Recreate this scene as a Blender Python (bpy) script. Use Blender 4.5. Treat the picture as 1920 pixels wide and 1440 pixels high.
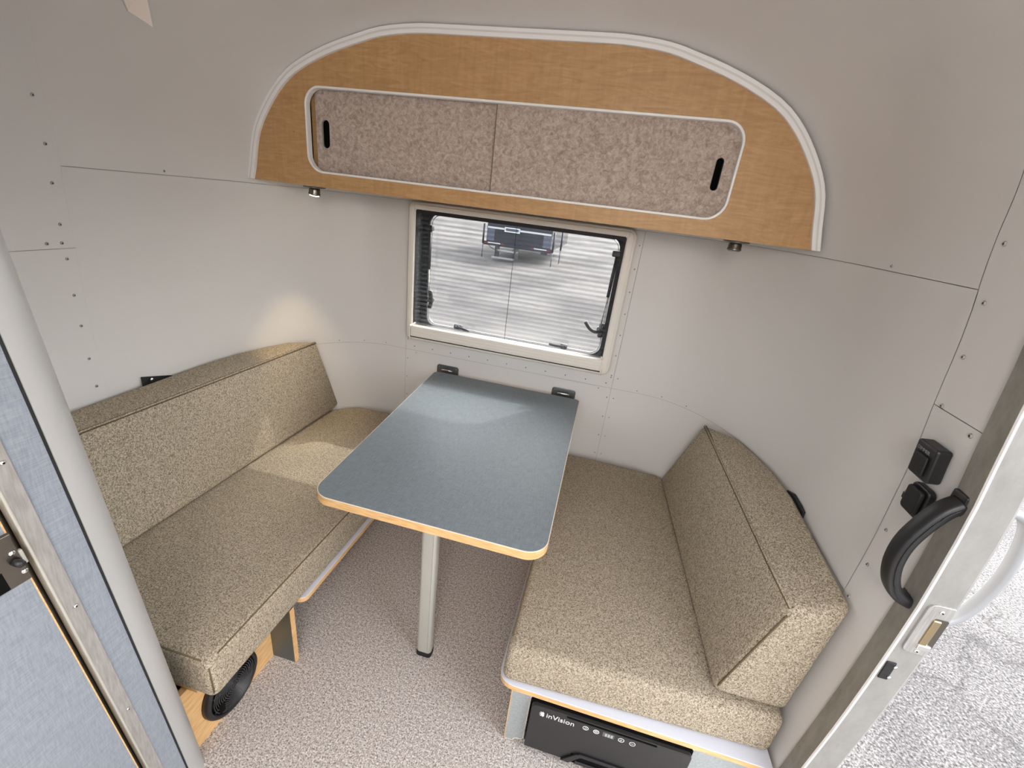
import bpy, bmesh, math, random
from mathutils import Vector, Matrix, Quaternion
random.seed(4)
for o in list(bpy.data.objects): bpy.data.objects.remove(o)
SC = bpy.context.scene
COL = SC.collection

# ------------------------------------------------------------------ camera
cam_d = bpy.data.cameras.new('camera'); cam = bpy.data.objects.new('camera', cam_d); COL.objects.link(cam)
def cam_axes(y, p, r):
    cy, sy, cp, sp, cr, sr = math.cos(y), math.sin(y), math.cos(p), math.sin(p), math.cos(r), math.sin(r)
    f = Vector((sy*cp, cy*cp, -sp)); r0 = Vector((cy, -sy, 0)); u0 = r0.cross(f)
    return cr*r0+sr*u0, -sr*r0+cr*u0, f
RT, UP, FW = cam_axes(math.radians(-10.99783), math.radians(22.48868), math.radians(7.09299))
cam.matrix_world = Matrix(((RT.x, UP.x, -FW.x, 0), (RT.y, UP.y, -FW.y, 0), (RT.z, UP.z, -FW.z, 1.55), (0, 0, 0, 1)))
cam_d.sensor_width = 36; cam_d.lens = 820/1920*36; cam_d.clip_start = .02
SC.camera = cam

# ------------------------------------------------------------------ world, sun, exposure
SUN_DIR = Vector((-.74, -1, -1.28)).normalized()
w = bpy.data.worlds.new('sky'); SC.world = w; w.use_nodes = True
nt = w.node_tree; bg = nt.nodes['Background']
sky = nt.nodes.new('ShaderNodeTexSky'); sky.sky_type = 'NISHITA'; sky.sun_disc = False
sky.sun_elevation = math.asin(-SUN_DIR.z); sky.sun_rotation = math.atan2(-SUN_DIR.x, -SUN_DIR.y)
sky.dust_density = 3.0
hs = nt.nodes.new('ShaderNodeHueSaturation'); hs.inputs['Saturation'].default_value = .2
nt.links.new(sky.outputs[0], hs.inputs['Color']); nt.links.new(hs.outputs[0], bg.inputs[0])
bg.inputs[1].default_value = .56
sl = bpy.data.lights.new('sun', 'SUN'); sl.energy = 1.5; sl.angle = math.radians(.8); sl.color = (1, .96, .9)
so = bpy.data.objects.new('sun', sl); COL.objects.link(so); so.rotation_euler = SUN_DIR.to_track_quat('-Z', 'Y').to_euler()
vs = SC.view_settings; vs.view_transform = 'Standard'; vs.look = 'None'; vs.gamma = 1; vs.use_curve_mapping = False
vs.exposure = 1.4

# ------------------------------------------------------------------ materials
MATS = {}
def srgb(r, g, b):
    f = lambda c: (c/255/12.92) if c/255 <= .04045 else ((c/255+.055)/1.055)**2.4
    return (f(r), f(g), f(b), 1)
def mat(name, col, rough=.5, metal=0., spec=.5, coat=0.):
    m = bpy.data.materials.new(name); m.use_nodes = True
    b = m.node_tree.nodes['Principled BSDF']
    b.inputs['Base Color'].default_value = col if len(col) == 4 else (*col, 1)
    b.inputs['Roughness'].default_value = rough; b.inputs['Metallic'].default_value = metal
    b.inputs['Specular IOR Level'].default_value = spec; b.inputs['Coat Weight'].default_value = coat
    MATS[name] = m; return m
def N(m, t, **k):
    n = m.node_tree.nodes.new(t)
    for a, v in k.items():
        if a in n.inputs: n.inputs[a].default_value = v
        else: setattr(n, a, v)
    return n
def L(m, a, b): m.node_tree.links.new(a, b)
def coords(m, scale=(1, 1, 1), rot=(0, 0, 0)):
    tc = N(m, 'ShaderNodeTexCoord'); mp = N(m, 'ShaderNodeMapping')
    mp.inputs['Scale'].default_value = scale; mp.inputs['Rotation'].default_value = rot
    L(m, tc.outputs['Object'], mp.inputs['Vector']); return mp.outputs[0]
def ramp(m, fac, stops):
    r = N(m, 'ShaderNodeValToRGB'); e = r.color_ramp.elements
    while len(e) < len(stops): e.new(.5)
    for el, (p, c) in zip(e, stops): el.position = p; el.color = c if len(c) == 4 else (*c, 1)
    L(m, fac, r.inputs[0]); return r.outputs[0]
def noise(m, vec, scale, detail=3, rough=.5, dist=0.):
    n = N(m, 'ShaderNodeTexNoise', Scale=scale, Detail=detail, Roughness=rough, Distortion=dist)
    L(m, vec, n.inputs['Vector']); return n.outputs[0]
def mixc(m, fac, a, b, mode='MIX'):
    x = N(m, 'ShaderNodeMix', data_type='RGBA', blend_type=mode)
    if isinstance(fac, (int, float)): x.inputs[0].default_value = fac
    else: L(m, fac, x.inputs[0])
    for s, v in ((6, a), (7, b)):
        if isinstance(v, tuple): x.inputs[s].default_value = v
        else: L(m, v, x.inputs[s])
    return x.outputs[2]
def setcol(m, c): L(m, c, m.node_tree.nodes['Principled BSDF'].inputs['Base Color'])
def bump(m, h, strength=.2, dist=.002):
    b = N(m, 'ShaderNodeBump', Strength=strength, Distance=dist); L(m, h, b.inputs['Height'])
    L(m, b.outputs[0], m.node_tree.nodes['Principled BSDF'].inputs['Normal'])

m = mat('wall_white', srgb(212, 209, 206), .40, 0, .45)
v = coords(m); bump(m, noise(m, v, 420, 2), .05, .0006)
mat('wall_backing', srgb(164, 160, 154), .7)
mat('rivet_grey', srgb(172, 169, 164), .4, .2)
mat('skin_aluminium', (.75, .76, .78), .35, 1)
m = mat('fabric', srgb(150, 140, 118), .95, 0, .15)
v = coords(m); n1 = noise(m, v, 430, 2.0, .55, .8); n2 = noise(m, coords(m, (1.0, 1, .8), (.5, .3, .2)), 210, 2, .6); n3 = noise(m, v, 9, 2)
c = ramp(m, n1, [(.34, srgb(100, 91, 79)), (.43, srgb(158, 147, 130)), (.53, srgb(187, 176, 158)), (.66, srgb(209, 198, 181))])
c2 = ramp(m, n2, [(.36, srgb(170, 162, 150)), (.56, srgb(255, 253, 248))])
setcol(m, mixc(m, .75, c, c2, 'MULTIPLY')); bump(m, n1, .55, .0025)
mat('seam', srgb(104, 92, 70), .95, 0, .1)
m = mat('floor_vinyl', srgb(170, 160, 154), .62, 0, .35)
v = coords(m); n1 = noise(m, v, 235, 2.5, .65); n2 = noise(m, v, 110, 2, .6)
c = ramp(m, n1, [(.31, srgb(70, 64, 62)), (.40, srgb(160, 151, 146)), (.50, srgb(202, 194, 188)), (.64, srgb(236, 230, 225))])
c2 = ramp(m, n2, [(.36, srgb(190, 183, 180)), (.58, (1, 1, 1, 1))])
setcol(m, mixc(m, .7, c, c2, 'MULTIPLY')); bump(m, n1, .2, .001)
m = mat('maple', srgb(190, 140, 88), .45, 0, .4)
g = noise(m, coords(m, (1.6, 1.6, 9)), 5, 5, .55, 2.2); g2 = noise(m, coords(m, (60, 60, 6)), 1.0, 3, .6, .6); g3 = noise(m, coords(m), 90, 1, .5)
c = ramp(m, g, [(.3, srgb(174, 134, 90)), (.5, srgb(184, 145, 100)), (.7, srgb(193, 155, 110))])
c = mixc(m, .2, c, ramp(m, g2, [(.3, srgb(176, 150, 120)), (.65, srgb(255, 250, 240))]), 'MULTIPLY')
fl = ramp(m, g3, [(.20, srgb(150, 108, 70)), (.235, (1, 1, 1, 1))]); setcol(m, mixc(m, .55, c, fl, 'MULTIPLY'))
m = mat('maple_edge', srgb(222, 178, 122), .5, 0, .4)
g = noise(m, coords(m, (8, 8, 60)), 3, 3); setcol(m, ramp(m, g, [(.3, srgb(206, 160, 104)), (.7, srgb(230, 190, 136))]))
m = mat('felt', srgb(172, 156, 146), .95, 0, .1)
v = coords(m); n1 = noise(m, v, 75, 5, .75, .8); n2 = noise(m, v, 420, 2)
setcol(m, ramp(m, n1, [(.34, srgb(146, 128, 117)), (.5, srgb(176, 160, 149)), (.66, srgb(199, 185, 175))])); bump(m, n2, .3, .001)
m = mat('blue_laminate', srgb(138, 152, 166), .36, 0, .5)
a = noise(m, coords(m, (30, 30, 440)), 1, 2); b = noise(m, coords(m, (440, 440, 30)), 1, 2)
x = N(m, 'ShaderNodeMath', operation='ADD'); L(m, a, x.inputs[0]); L(m, b, x.inputs[1]); x2 = N(m, 'ShaderNodeMath', operation='MULTIPLY'); x2.inputs[1].default_value = .5; L(m, x.outputs[0], x2.inputs[0]); x = x2
setcol(m, ramp(m, x.outputs[0], [(.36, srgb(124, 132, 142)), (.64, srgb(146, 153, 162))])); 
m = mat('table_laminate', srgb(112, 124, 132), .40, 0, .32)
a = noise(m, coords(m, (30, 460, 30)), 1, 2); b = noise(m, coords(m, (460, 30, 30)), 1, 2)
x = N(m, 'ShaderNodeMath', operation='ADD'); L(m, a, x.inputs[0]); L(m, b, x.inputs[1]); x2 = N(m, 'ShaderNodeMath', operation='MULTIPLY'); x2.inputs[1].default_value = .5; L(m, x.outputs[0], x2.inputs[0]); x = x2
setcol(m, ramp(m, x.outputs[0], [(.36, srgb(106, 114, 120)), (.64, srgb(127, 136, 142))]))
m = mat('grey_laminate', srgb(158, 163, 164), .5)
setcol(m, ramp(m, noise(m, coords(m), 160, 3), [(.3, srgb(146, 152, 154)), (.7, srgb(168, 173, 174))]))
mat('platform_white', srgb(214, 216, 226), .4)
mat('edge_white', srgb(232, 230, 228), .4)
mat('pale_line', srgb(236, 228, 212), .5)
m = mat('grey_paint', srgb(176, 176, 175), .34, .15, .6)
bump(m, noise(m, coords(m), 900, 2), .06, .0005)
m = mat('brushed_metal', srgb(176, 174, 171), .4, .55, .5)
setcol(m, ramp(m, noise(m, coords(m, (40, 40, 3)), 6, 4), [(.3, srgb(162, 159, 155)), (.7, srgb(188, 186, 183))]))
m = mat('jamb_metal', srgb(205, 203, 200), .45, .35, .5)
setcol(m, ramp(m, noise(m, coords(m, (1, 1, .5)), 30, 5, .7), [(.3, srgb(144, 141, 137)), (.7, srgb(158, 156, 152))]))
m = mat('flange_metal', srgb(150, 146, 139), .5, .3, .4)
setcol(m, ramp(m, noise(m, coords(m, (1, 1, .4)), 24, 5, .7), [(.3, srgb(132, 128, 120)), (.7, srgb(160, 156, 149))]))
mat('anodised', srgb(190, 189, 180), .38, .35)
mat('chrome', (.85, .85, .86), .18, 1)
mat('dark_nickel', (.20, .185, .16), .28, 1)
mat('zinc_dark', (.16, .18, .18), .35, .8)
mat('black_plastic', (.012, .012, .013), .42)
mat('black_rubber', (.008, .008, .009), .6)
mat('black_void', (.004, .004, .004), .9, 0, .1)
mat('black_mesh', (.035, .035, .038), .4)
mat('fridge_black', (.017, .017, .018), .42)
mat('fridge_panel', (.012, .012, .013), .35)
mat('silver_paint', srgb(150, 151, 153), .4, .15)
mat('print_white', srgb(225, 225, 225), .5)
mat('print_grey', srgb(120, 122, 124), .5)
mat('display_grey', srgb(92, 94, 96), .3)
mat('window_plastic', srgb(228, 222, 213), .42)
mat('brass', (.5, .4, .25), .3, 1)
mat('cream_light', srgb(250, 238, 230), .5)
m = mat('lamp_lens', (1, .9, .7), .4)
b = m.node_tree.nodes['Principled BSDF']; b.inputs['Emission Color'].default_value = (1, .84, .55, 1); b.inputs['Emission Strength'].default_value = 9
m = mat('fill_glow', (1, 1, 1), .4)
b = m.node_tree.nodes['Principled BSDF']; b.inputs['Emission Color'].default_value = (1, .93, .86, 1); b.inputs['Emission Strength'].default_value = 2
mat('lamp_lens_off', srgb(150, 146, 138), .3)
# tinted acrylic and pleated fly screen: see-through, daylight passes
def clear(name, col, gloss):
    m = bpy.data.materials.new(name); m.use_nodes = True; n = m.node_tree; n.nodes.remove(n.nodes['Principled BSDF'])
    t = n.nodes.new('ShaderNodeBsdfTransparent'); t.inputs[0].default_value = col
    g = n.nodes.new('ShaderNodeBsdfGlossy'); g.inputs['Roughness'].default_value = .03
    x = n.nodes.new('ShaderNodeMixShader'); x.inputs[0].default_value = gloss
    n.links.new(t.outputs[0], x.inputs[1]); n.links.new(g.outputs[0], x.inputs[2]); n.links.new(x.outputs[0], n.nodes['Material Output'].inputs[0])
    MATS[name] = m; return m
clear('clear_glass', (.96, .97, .97, 1), .03)
clear('acrylic', (.86, .86, .85, 1), .03)
m = bpy.data.materials.new('fly_screen'); m.use_nodes = True; n = m.node_tree; n.nodes.remove(n.nodes['Principled BSDF'])
t = n.nodes.new('ShaderNodeBsdfTransparent'); d = n.nodes.new('ShaderNodeBsdfDiffuse'); d.inputs[0].default_value = srgb(120, 124, 130)
x = n.nodes.new('ShaderNodeMixShader'); n.links.new(t.outputs[0], x.inputs[1]); n.links.new(d.outputs[0], x.inputs[2]); n.links.new(x.outputs[0], n.nodes['Material Output'].inputs[0])
MATS['fly_screen'] = m
tc = n.nodes.new('ShaderNodeTexCoord'); se = n.nodes.new('ShaderNodeSeparateXYZ'); n.links.new(tc.outputs['Object'], se.inputs[0])
wv = n.nodes.new('ShaderNodeMath'); wv.operation = 'MULTIPLY'; wv.inputs[1].default_value = 2*math.pi/.021; n.links.new(se.outputs[2], wv.inputs[0])
sn = n.nodes.new('ShaderNodeMath'); sn.operation = 'SINE'; n.links.new(wv.outputs[0], sn.inputs[0])
mr = n.nodes.new('ShaderNodeMapRange'); mr.inputs[1].default_value = -1; mr.inputs[2].default_value = 1; mr.inputs[3].default_value = .06; mr.inputs[4].default_value = .42
n.links.new(sn.outputs[0], mr.inputs[0]); n.links.new(mr.outputs[0], x.inputs[0])
m = mat('asphalt', srgb(150, 150, 152), .9, 0, .2)
v = coords(m); n1 = noise(m, v, 80, 3, .75); n2 = noise(m, v, .55, 4, .6); vo = N(m, 'ShaderNodeTexVoronoi', feature='DISTANCE_TO_EDGE', Scale=.55)
wob = N(m, 'ShaderNodeMix', data_type='RGBA'); wob.inputs[0].default_value = .4; L(m, v, wob.inputs[6])
nw = N(m, 'ShaderNodeTexNoise', Scale=2.2, Detail=4); L(m, v, nw.inputs['Vector']); L(m, nw.outputs[1], wob.inputs[7]); L(m, wob.outputs[2], vo.inputs['Vector'])
c = ramp(m, n1, [(.36, srgb(40, 39, 39)), (.47, srgb(82, 80, 79)), (.56, srgb(106, 104, 103)), (.68, srgb(140, 138, 136))])
c = mixc(m, .8, c, ramp(m, n2, [(.38, srgb(178, 178, 182)), (.58, srgb(255, 255, 255))]), 'MULTIPLY')
setcol(m, mixc(m, .5, c, ramp(m, vo.outputs[0], [(.0, srgb(110, 108, 108)), (.005, (1, 1, 1, 1))]), 'MULTIPLY'))
mat('trailer_body', srgb(22, 27, 40), .35)
mat('trailer_grey', srgb(74, 82, 98), .4)
mat('trailer_white', srgb(215, 218, 222), .4)
mat('red_lens', srgb(120, 20, 24), .3)

# ------------------------------------------------------------------ mesh helpers
def link(name, me, mt, parent=None, smooth=False):
    o = bpy.data.objects.new(name, me); COL.objects.link(o)
    if mt: me.materials.append(MATS[mt])
    if smooth:
        for p in me.polygons: p.use_smooth = True
    if parent:
        o.parent = parent
        pl = Vector(parent.get('_org', (0, 0, 0))); o.location = -pl; o['_org'] = (0, 0, 0)
    return o
def mesh(name, vs_, fs, mt, parent=None, smooth=False, bevel=0, seg=2, fix=True):
    me = bpy.data.meshes.new(name); me.from_pydata([tuple(v) for v in vs_], [], fs); me.update()
    if fix or bevel:
        bm = bmesh.new(); bm.from_mesh(me)
        if fix: bmesh.ops.recalc_face_normals(bm, faces=bm.faces)
        if bevel: bmesh.ops.bevel(bm, geom=list(bm.edges), offset=bevel, segments=seg, profile=.5, affect='EDGES')
        bm.to_mesh(me); bm.free()
    return link(name, me, mt, parent, smooth)
def from_bm(name, bm, mt, parent=None, smooth=False):
    me = bpy.data.meshes.new(name); bm.to_mesh(me); bm.free(); return link(name, me, mt, parent, smooth)
def thing(name, loc, label=None, cat=None, group=None):
    e = bpy.data.objects.new(name, None); COL.objects.link(e); e.location = loc; e['_org'] = tuple(loc); e.empty_display_size = .05
    tag(e, label, cat, group); return e
def tag(o, label=None, cat=None, group=None, kind=None):
    for k, v in (('label', label), ('category', cat), ('group', group), ('kind', kind)):
        if v: o[k] = v
    return o
def boxv(x0, x1, y0, y1, z0, z1):
    v = [(x, y, z) for z in (z0, z1) for (x, y) in ((x0, y0), (x1, y0), (x1, y1), (x0, y1))]
    return v, [(3, 2, 1, 0), (4, 5, 6, 7), (0, 1, 5, 4), (1, 2, 6, 5), (2, 3, 7, 6), (3, 0, 4, 7)]
def box(name, x0, x1, y0, y1, z0, z1, mt, parent=None, bevel=0, seg=2, M=None, smooth=False):
    v, f = boxv(x0, x1, y0, y1, z0, z1)
    if M: v = [M @ Vector(p) for p in v]
    return mesh(name, v, f, mt, parent, smooth, bevel, seg)
def rrect(x0, x1, y0, y1, r, n=6):
    rs = r if isinstance(r, (list, tuple)) else [r]*4   # order: x0y0, x1y0, x1y1, x0y1
    out = []
    for (cx_, cy_, a0), rr in zip(((x0, y0, 180), (x1, y0, 270), (x1, y1, 0), (x0, y1, 90)), rs):
        sx = 1 if cx_ == x0 else -1; sy = 1 if cy_ == y0 else -1
        for i in range(n+1):
            a = math.radians(a0+90*i/n); out.append((cx_+sx*rr+rr*math.cos(a), cy_+sy*rr+rr*math.sin(a)))
    return out
XY = lambda h: (lambda p, d: (p[0], p[1], h+d))          # polygon in plan, depth along z
XZ = lambda h: (lambda p, d: (p[0], h+d, p[1]))          # polygon facing the rear wall, depth along y
YZ = lambda h: (lambda p, d: (h+d, p[0], p[1]))          # polygon on a side wall, depth along x
def prism(name, poly, mp, d0, d1, mt, parent=None, bevel=0, seg=2, smooth=False, holes=()):
    bm = bmesh.new(); loops = [list(poly)]+[list(h) for h in holes]; top = []
    eds = []; rings = []
    for lp in loops:
        ring = [bm.verts.new(mp(p, d0)) for p in lp]; rings.append(ring)
        for i in range(len(ring)): eds.append(bm.edges.new((ring[i], ring[(i+1) % len(ring)])))
    if holes: bmesh.ops.triangle_fill(bm, use_beauty=True, use_dissolve=False, edges=eds)
    else: bm.faces.new(rings[0])
    base = list(bm.faces); mpv = {}
    for lp, ring in zip(loops, rings):
        for p, v in zip(lp, ring): mpv[v] = bm.verts.new(mp(p, d1))
    for f in base: bm.faces.new([mpv[v] for v in reversed(f.verts)])
    for ring in rings:
        for i in range(len(ring)):
            a, b = ring[i], ring[(i+1) % len(ring)]; bm.faces.new((a, b, mpv[b], mpv[a]))
    bmesh.ops.recalc_face_normals(bm, faces=bm.faces)
    if bevel:
        es = [e for e in bm.edges if len(e.link_faces) == 2 and e.calc_face_angle(0) > .6]
        bmesh.ops.bevel(bm, geom=es, offset=bevel, segments=seg, profile=.5, affect='EDGES')
    return from_bm(name, bm, mt, parent, smooth)
def tube(name, pts, r, mt, parent=None, n=8, closed=False, flat=None):
    pts = [Vector(p) for p in pts]; V, F = [], []; k = len(pts); up = Vector((0, 0, 1))
    for i, p in enumerate(pts):
        a = pts[(i-1) % k] if (closed or i) else p; b = pts[(i+1) % k] if (closed or i < k-1) else p
        t = (b-a).normalized(); ref = Vector((0, 1, 0)) if abs(t.z) > .9 else up
        s = t.cross(ref).normalized(); q = s.cross(t)
        rr = r[i] if isinstance(r, (list, tuple)) else r
        for j in range(n):
            an = 2*math.pi*j/n; V.append(p+s*rr*math.cos(an)*(flat[0] if flat else 1)+q*rr*math.sin(an)*(flat[1] if flat else 1))
    for i in range(k if closed else k-1):
        for j in range(n):
            a = i*n+j; b = i*n+(j+1) % n; c = ((i+1) % k)*n+(j+1) % n; d = ((i+1) % k)*n+j; F.append((a, b, c, d))
    if not closed: F += [tuple(range(n)), tuple(range((k-1)*n, k*n))]
    return mesh(name, V, F, mt, parent, True)
def lathe(name, prof, c, axis, mt, parent=None, n=24, smooth=True):
    ax = Vector(axis).normalized(); q = Vector((0, 0, 1)).rotation_difference(ax); V, F = [], []
    for (r, h) in prof:
        for j in range(n):
            an = 2*math.pi*j/n; V.append(Vector(c)+q @ Vector((r*math.cos(an), r*math.sin(an), h)))
    for i in range(len(prof)-1):
        for j in range(n): F.append((i*n+j, i*n+(j+1) % n, (i+1)*n+(j+1) % n, (i+1)*n+j))
    F += [tuple(range(n)), tuple(range((len(prof)-1)*n, len(prof)*n))]
    o = mesh(name, V, F, mt, parent, smooth)
    return o
def spline(pts, n=8):
    P = [Vector(p) for p in pts]; out = []
    for i in range(len(P)-1):
        p0, p1, p2, p3 = P[max(i-1, 0)], P[i], P[i+1], P[min(i+2, len(P)-1)]
        for k in range(n):
            t = k/n; out.append(.5*((2*p1)+(p2-p0)*t+(2*p0-5*p1+4*p2-p3)*t*t+(3*p1-p0-3*p2+p3)*t**3))
    return out+[P[-1]]
def text(name, s, mt, parent, size, M, depth=.0004, shear=0, xs=1):
    cu = bpy.data.curves.new(name, 'FONT'); cu.body = s; cu.size = size; cu.extrude = depth; cu.shear = shear; cu.resolution_u = 3
    o = bpy.data.objects.new(name+'_tmp', cu); COL.objects.link(o)
    dg = bpy.context.evaluated_depsgraph_get(); me = bpy.data.meshes.new_from_object(o.evaluated_get(dg)); bpy.data.objects.remove(o)
    me.transform(M @ Matrix.Diagonal((xs, 1, 1, 1))); me.materials.clear(); return link(name, me, mt, parent)

# ------------------------------------------------------------------ shell of the caravan
CX, Y0, YR = -.42, .5, 2.03
WT = [(0, 1.07), (.35, 1.09), (.6, 1.105), (.9, 1.112), (1.05, 1.108), (1.15, 1.103), (1.28, 1.09), (1.4, 1.08), (1.48, 1.07), (1.5, 1.066), (1.58, 1.05), (1.69, 1.03), (1.784, .99), (1.886, .935), (1.945, .88), (2.0, .80), (2.034, .72), (2.10, .53), (2.14, .32), (2.16, .11), (2.165, 0)]
KY = [(0, 1), (1.5, 1), (1.58, .985), (1.69, .955), (1.784, .915), (1.886, .85), (1.945, .80), (2.0, .755), (2.034, .73), (2.10, .60), (2.14, .42), (2.16, .19), (2.165, 0)]
def interp(T, z):
    if z <= T[0][0]: return T[0][1]
    for i in range(len(T)-1):
        if z <= T[i+1][0]:
            (a, fa), (b, fb) = T[i], T[i+1]; h = b-a; t = (z-a)/h
            da = (fb-T[i-1][1])/(b-T[i-1][0]) if i else (fb-fa)/h
            db = (T[i+2][1]-fa)/(T[i+2][0]-a) if i+2 < len(T) else (fb-fa)/h
            if i+2 >= len(T): return fa+(fb-fa)*t
            return fa*(2*t**3-3*t*t+1)+da*h*(t**3-2*t*t+t)+fb*(-2*t**3+3*t*t)+db*h*(t**3-t*t)
    return T[-1][1]
Wz = lambda z: interp(WT, z)
Ky = lambda z: min(1, interp(KY, z))
TL = lambda y: y+1.6
TR = lambda y: 6.05+1.35-y
TB = lambda x: 4.5+(x-CX)
YB = -1.6
def plan(t, z):
    W = Wz(z); F = .65 if z <= 1.5 else .65*(W/1.066)**2
    if t < 2.95: ox, oy = -W, YB+t
    elif t < 3.85: a = (t-2.95)/.9*math.pi/2; ox, oy = -(F+(W-F)*math.cos(a)), 1.35+.68*math.sin(a)
    elif t <= 5.15: ox, oy = (t-4.5)/.65*F, YR
    elif t < 6.05: a = (6.05-t)/.9*math.pi/2; ox, oy = F+(W-F)*math.cos(a), 1.35+.68*math.sin(a)
    else: ox, oy = W, 1.35-(t-6.05)
    return ox, oy
def S(t, z, off=0.):
    """point on the inner wall surface, off metres into the room"""
    ox, oy = plan(t, z)
    y = oy if oy < Y0 else Y0+(oy-Y0)*Ky(z)
    p = Vector((CX+ox, y, z))
    if off:
        e = 2e-3; z2 = min(z, 2.15)
        q = lambda tt, zz: S(tt, zz)
        du = q(t+e, z2)-q(t-e, z2); dv = q(t, z2+e)-q(t, z2-e); nn = du.cross(dv)
        if nn.length > 1e-12:
            nn.normalize()
            if nn.dot(Vector((CX, .6, 1.0))-p) < 0: nn = -nn
            p = p+nn*off
    return p
def frange(a, b, step):
    n = max(1, int(math.ceil((b-a)/step))); return [a+(b-a)*i/n for i in range(n+1)]
def grid(ts, zs, off, skip=None):
    V = [S(t, z, off) for z in zs for t in ts]; F = []; n = len(ts)
    for j in range(len(zs)-1):
        for i in range(n-1):
            if skip and skip((ts[i]+ts[i+1])/2, (zs[j]+zs[j+1])/2): continue
            F.append((j*n+i, j*n+i+1, (j+1)*n+i+1, (j+1)*n+i))
    return V, F
WX0, WX1, WZ0, WZ1 = -.945, .042, .868, 1.48          # window hole
DY0, DY1, DZ1 = .08, .80, 1.86                         # entrance opening in the right wall
tl = sorted(set([round(x, 5) for x in frange(0, 2.95, .12)+frange(2.95, 3.85, .06)+[3.85, TB(WX0), TB(-.445), TB(WX1), 5.15]+frange(5.15, 6.05, .06)+[TR(1.2), TR(.9), TR(DY1), TR(.5), TR(DY0), TR(-.4), TR(-1), 9.0]]))
zl = sorted(set([0, .2, .4, .6, .77, WZ0, 1.0, 1.15, 1.3, WZ1, 1.5, 1.6, 1.7, 1.78, DZ1, 1.93, 1.98, 2.02, 2.05, 2.08, 2.1, 2.12, 2.14, 2.15, 2.16, 2.165]))
hole = lambda t, z: (TB(WX0) < t < TB(WX1) and WZ0 < z < WZ1) or (TR(DY1) < t < TR(DY0) and z < DZ1)
V, F = grid(tl, zl, -.004, hole)
shell = mesh('wall_outer', V, F, 'wall_backing', None, True, fix=False)
bm = bmesh.new(); bm.from_mesh(shell.data); bmesh.ops.remove_doubles(bm, verts=bm.verts, dist=1e-5)
bmesh.ops.recalc_face_normals(bm, faces=bm.faces)
f0 = min(bm.faces, key=lambda f: (f.calc_center_median()-Vector((CX, 2.03, .4))).length)
if f0.normal.y > 0: bmesh.ops.reverse_faces(bm, faces=bm.faces)
bm.to_mesh(shell.data); bm.free()
sd = shell.modifiers.new('thick', 'SOLIDIFY'); sd.thickness = .05; sd.offset = -1
tag(shell, 'curved caravan shell behind the white lining sheets', kind='structure')
RIB = .98; SEAM = .0007
def panel(t0, t1, z0, z1, skipbox=None, label=None):
    ts = frange(t0+SEAM, t1-SEAM, .05); zs = frange(z0+SEAM, z1-(SEAM if z1 < 2.16 else 0), .04 if z1 < 1.6 else .02)
    sk = None
    if skipbox:
        a, b, c_, d_ = skipbox
        ts = sorted(set([x for x in ts if all(abs(x-k) > .012 for k in (a, b))]+[a, b])); zs = sorted(set([x for x in zs if all(abs(x-k) > .01 for k in (c_, d_))]+[c_, d_]))
        sk = lambda t, z: a < t < b and c_ < z < d_
    V, F = grid(ts, zs, .0015, sk); o = mesh('lining_panel', V, F, 'wall_white', shell, True, fix=False)
    return o
tbl, tbr = TB(-.985), TB(.095)
ZL, ZM, ZU = .775, 1.285, 1.5
panel(TL(RIB), TR(RIB), ZU, 2.165)                                          # dome over the dinette
panel(TL(RIB), tbl, ZL, ZU); panel(tbr, TR(RIB), ZL, ZU)                    # bent corner sheets
panel(TL(RIB), tbl, .0, ZL); panel(tbr, TR(RIB), .0, ZL)
panel(tbl, tbr, ZL, ZU, (TB(WX0), TB(WX1), WZ0, WZ1)); panel(tbl, tbr, 0, ZL)
panel(0, TL(RIB)+SEAM*1.8, ZM, 2.165); panel(0, TL(RIB)+SEAM*1.8, 0, ZM)
DT0 = TR(DY1)
panel(TR(RIB), DT0, 0, ZM-.01); panel(TR(RIB), DT0, ZM-.01, DZ1); panel(TR(RIB), 9.0, DZ1, 2.165); panel(TR(DY0), 9.0, 0, DZ1)
# rivets along the seams
bm = bmesh.new(); spots = []
for k in range(14): z = .35+.1*k; spots += [(TL(.955), z+.006*(k % 2), 1.1), (TR(.957), z+.03, 1.1)]
for k in range(7): spots += [(tbl+.012, .2+.105*k, .8), (tbr-.012, .2+.105*k, .8), (tbl+.012, .84+.1*k, .8), (tbr-.012, .84+.1*k, .8), (tbr+.02, .2+.105*k, .7)]
for k in range(11): spots += [(tbl+.05+.1*k, ZL+.022, .8)]
for k in range(3): spots += [(tbl-.12-.14*k, ZL+.012, .7), (tbr+.12+.14*k, ZL+.012, .7)]
spots += [(tbl+.06, ZL-.012, .7), (tbr-.06, ZL-.012, .7), (tbl+.012, 1.475, .8), (TL(1.27), ZU+.012, 1), (TR(1.27), ZU+.012, 1), (TL(.915), 1.30, 1.2), (TR(.868), ZM-.025, 1.2), (TL(.95), 1.30, 1.2)]
for t, z, sc in spots:
    p = S(t, z, .003); nn = (S(t, z, .004)-S(t, z, .002)).normalized(); q = Vector((0, 0, 1)).rotation_difference(nn)
    M4 = Matrix.Translation(p) @ q.to_matrix().to_4x4()
    bmesh.ops.create_cone(bm, cap_ends=True, segments=10, radius1=.0042*sc, radius2=.0025*sc, depth=.0022, matrix=M4)
riv = from_bm('rivets', bm, 'rivet_grey', shell, True); riv['kind'] = 'stuff'
bm = bmesh.new()
for t, z, sc in spots:
    p = S(t, z, .0042); nn = (S(t, z, .004)-S(t, z, .002)).normalized(); q = Vector((0, 0, 1)).rotation_difference(nn)
    bmesh.ops.create_cone(bm, cap_ends=True, segments=8, radius1=.0019*sc, radius2=.0016*sc, depth=.0005, matrix=Matrix.Translation(p) @ q.to_matrix().to_4x4())
riv = from_bm('rivet_holes', bm, 'black_plastic', shell); riv['kind'] = 'stuff'

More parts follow.
